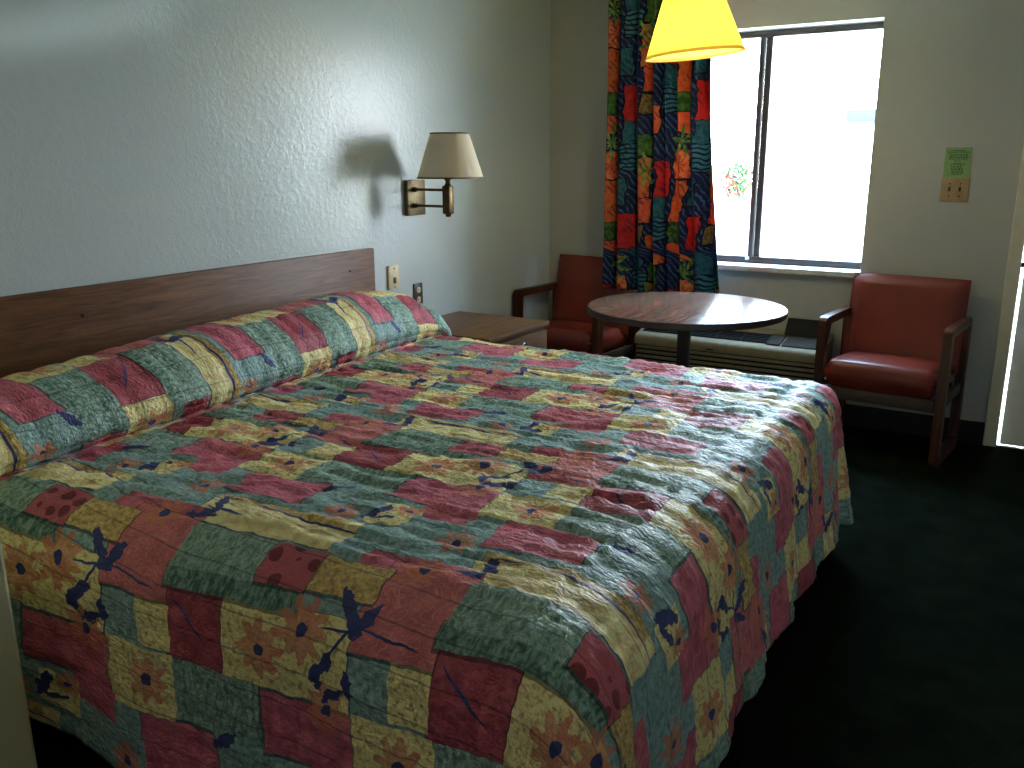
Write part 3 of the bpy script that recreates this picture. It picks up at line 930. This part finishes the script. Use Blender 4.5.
tag(ch, 'red vinyl armchair with dark wood frame standing alone to the right by the door', 'armchair', 'red vinyl armchairs')
c2 = copy_tree(ch)
c2.location = (.338, -.262, 0); c2.rotation_euler = (0, 0, radians(-6))
tag(c2, 'red vinyl armchair in the corner, partly hidden behind nightstand and round table', 'armchair', 'red vinyl armchairs')

# ------------------------------------------------------------------ pendant lamp over the table
PX, PY, PZ = 1.268, -.95, 1.856
pd = empty('pendant_lamp', (PX, PY, PZ), label='lit yellow cone-shade pendant lamp hanging over the round table', cat='pendant lamp')
yaw = .5577
tilt = Matrix.Rotation(radians(-4.8), 4, Vector((-sin(yaw), cos(yaw), 0)))
cone_shade(pd, .216, .082, 0, .37, (PX, PY, PZ), M['shade_yellow'], M['band_pale'], tilt=tilt)
under(pd, 'bulb', MB().lathe([(.014, .22), (.018, .20), (.034, .16), (.036, .13), (.022, .105), (0, .10)], n=24, mat=Matrix.Translation((PX, PY, PZ)) @ tilt), M['bulb'])
hub = MB().lathe([(.02, .22), (.02, .29), (.008, .30)], n=16, mat=Matrix.Translation((PX, PY, PZ)) @ tilt)
for k in range(3):
    a = k*2*pi/3
    hub.tube([(0, 0, .29), (.09*cos(a), .09*sin(a), .362)], .002, 6, mat=Matrix.Translation((PX, PY, PZ)) @ tilt)
under(pd, 'socket', hub, M['brass_dark'])
tp = Matrix.Translation((PX, PY, PZ)) @ tilt @ Vector((0, 0, .295))
under(pd, 'cord', MB().tube([tuple(tp), (tp.x, tp.y, PZ+.45), (tp.x, tp.y, H-.02)], .004, 8), M['brass_dark'])
under(pd, 'canopy', MB().lathe([(.055, H-.001), (.055, H-.012), (.02, H-.03), (0, H-.03)], (tp.x, tp.y, 0), 32, False), M['brass_dark'])
ld = bpy.data.lights.new('pendant_bulb_light', 'POINT'); ld.energy = 5.0; ld.color = (1, .9, .66); ld.shadow_soft_size = .04
lo = bpy.data.objects.new('pendant_bulb_light', ld); COL.objects.link(lo)
lo.location = Matrix.Translation((PX, PY, PZ)) @ tilt @ Vector((0, 0, .06))

# unseen fill light added behind the camera to brighten the bed's near side
gl = empty('fill_globe', (2.35, -5.45, H), label='unseen fill lamp added behind the camera, a white globe on a brass base', cat='fill light')
under(gl, 'base', MB().lathe([(.075, H-.001), (.075, H-.02), (.06, H-.035), (0, H-.035)], (2.35, -5.45, 0), 32, False), M['brass'])
under(gl, 'globe', MB().lathe([(.055, H-.036), (.09, H-.06), (.11, H-.105), (.105, H-.14), (.075, H-.18), (.03, H-.197), (0, H-.2)], (2.35, -5.45, 0), 32, False), M['globe'])
gd = bpy.data.lights.new('fill_light', 'POINT'); gd.energy = 10; gd.color = (1, .93, .82); gd.shadow_soft_size = .1
go = bpy.data.objects.new('fill_light', gd); COL.objects.link(go); go.location = (2.35, -5.45, H-.12)

# ------------------------------------------------------------------ outside
g = MB().box((-25, .2, -.25), (25, 40, -.12)).build('outdoor_ground', M['concrete'], smooth=False); g['kind'] = 'structure'
shr = empty('flowering_shrub', (-.44, 5, .2), label='red flowering shrub seen washed out through left window pane', cat='shrub')
rnd = random.Random(11)
def leaves(n, size, c, rad):
    mb = MB()
    for _ in range(n):
        while True:
            v = Vector([rnd.uniform(-1, 1) for _ in range(3)])
            if v.length < 1: break
        p = Vector((c[0]+v.x*rad[0], c[1]+v.y*rad[1], c[2]+v.z*rad[2]))
        q = Matrix.Translation(p) @ Matrix.Rotation(rnd.uniform(0, 6.28), 4, 'Z') @ Matrix.Rotation(rnd.uniform(-1, 1), 4, 'X')
        t = bmesh.new()
        L = size*rnd.uniform(.7, 1.3)
        a = [t.verts.new(x) for x in ((0, 0, 0), (L*.25, L*.4, .1*L), (0, L, -.05*L), (-L*.25, L*.4, .1*L))]
        t.faces.new(a); t.transform(q)
        m_ = bpy.data.meshes.new('t'); t.to_mesh(m_); t.free(); mb.bm.from_mesh(m_); bpy.data.meshes.remove(m_)
    return mb
under(shr, 'foliage', leaves(420, .07, (-.42, 5, 1.15), (.2, .16, .24)), M['leaf'])
under(shr, 'blossom', leaves(220, .06, (-.46, 4.93, 1.04), (.17, .14, .24)), M['blossom'])
under(shr, 'stem', MB().tube([(-.44, 5, -.12), (-.43, 5.02, .5), (-.44, 5, 1.1)], [.012, .010, .008], 8), M['concrete'])
cp = empty('carport', (.6, 8.5, -.12), label='distant flat dark roof edge seen washed out through right window pane', cat='carport')
under(cp, 'roof', MB().box((.04, 8, 1.86), (2.6, 10.5, 2.02), .02), M['roofing'])
for px, py in ((.3, 8.2), (2.4, 8.2), (.3, 10.2), (2.4, 10.2)):
    under(cp, 'post', MB().box((px-.04, py-.04, -.12), (px+.04, py+.04, 1.87)), M['sill'])

# ------------------------------------------------------------------ light: overcast sky through the window, and the lit pendant
wd = bpy.data.worlds.new('sky'); scn.world = wd; wd.use_nodes = True
nt_ = wd.node_tree; nt_.nodes.clear()
out = nt_.nodes.new('ShaderNodeOutputWorld'); bg = nt_.nodes.new('ShaderNodeBackground')
tc = nt_.nodes.new('ShaderNodeTexCoord'); sp = nt_.nodes.new('ShaderNodeSeparateXYZ'); rp = nt_.nodes.new('ShaderNodeValToRGB')
nt_.links.new(tc.outputs['Generated'], sp.inputs[0]); nt_.links.new(sp.outputs[2], rp.inputs[0])
e = rp.color_ramp.elements; e[0].position = 0; e[0].color = (.92, .96, 1, 1); e[1].position = .5; e[1].color = (.42, .70, 1, 1)
nt_.links.new(rp.outputs[0], bg.inputs[0]); bg.inputs[1].default_value = 30.0
nt_.links.new(bg.outputs[0], out.inputs[0])
# spot added outside the right pane to throw a streak on the headboard wall
sd = bpy.data.lights.new('streak_spot', 'SPOT'); sd.energy = 800; sd.color = (.9, 1, .98); sd.spot_size = radians(5.0); sd.spot_blend = .8; sd.shadow_soft_size = .05
so_ = bpy.data.objects.new('streak_spot', sd); COL.objects.link(so_)
S0 = Vector((3.73, 4.0, .57)); T0 = Vector((0, -3.08, 1.84))
zc = (S0-T0).normalized(); xa = Vector((0, 0, 1)).cross(zc).normalized(); ya = zc.cross(xa)
th_ = radians(41)
x2 = xa*cos(th_)+ya*sin(th_); y2 = -xa*sin(th_)+ya*cos(th_)
so_.matrix_world = Matrix(((x2.x, y2.x*.2, zc.x, S0.x), (x2.y, y2.y*.2, zc.y, S0.y), (x2.z, y2.z*.2, zc.z, S0.z), (0, 0, 0, 1)))
pl = bpy.data.lights.new('window_portal', 'AREA'); pl.shape = 'RECTANGLE'; pl.size = WX1-WX0; pl.size_y = WZ1-WZ0
pl.cycles.is_portal = True
po = bpy.data.objects.new('window_portal', pl); COL.objects.link(po)
po.location = ((WX0+WX1)/2, .195, (WZ0+WZ1)/2); po.rotation_euler = (radians(-90), 0, 0)

# ------------------------------------------------------------------ camera
cam = bpy.data.cameras.new('camera'); co_ = bpy.data.objects.new('camera', cam); COL.objects.link(co_)
cam.sensor_width = 36; cam.sensor_fit = 'HORIZONTAL'; cam.lens = 878.97/1024*36; cam.clip_start = .05
pitch, roll = .2529, -.0044
fw = Vector((-sin(yaw)*cos(pitch), cos(yaw)*cos(pitch), -sin(pitch)))
r_ = Vector((cos(yaw), sin(yaw), 0)); u_ = r_.cross(fw)
r2 = r_*cos(roll)+u_*sin(roll); u2 = -r_*sin(roll)+u_*cos(roll)
co_.matrix_world = Matrix(((r2.x, u2.x, -fw.x, 2.7558), (r2.y, u2.y, -fw.y, -4.8718), (r2.z, u2.z, -fw.z, 1.4272), (0, 0, 0, 1)))
scn.camera = co_
vs = scn.view_settings
vs.view_transform = 'Standard'; vs.look = 'None'; vs.exposure = 0.3; vs.gamma = 1.0; vs.use_curve_mapping = False
scn.cycles.max_bounces = 10; scn.cycles.diffuse_bounces = 6; scn.cycles.glossy_bounces = 4; scn.cycles.transparent_max_bounces = 8
scn.cycles.use_denoising = True
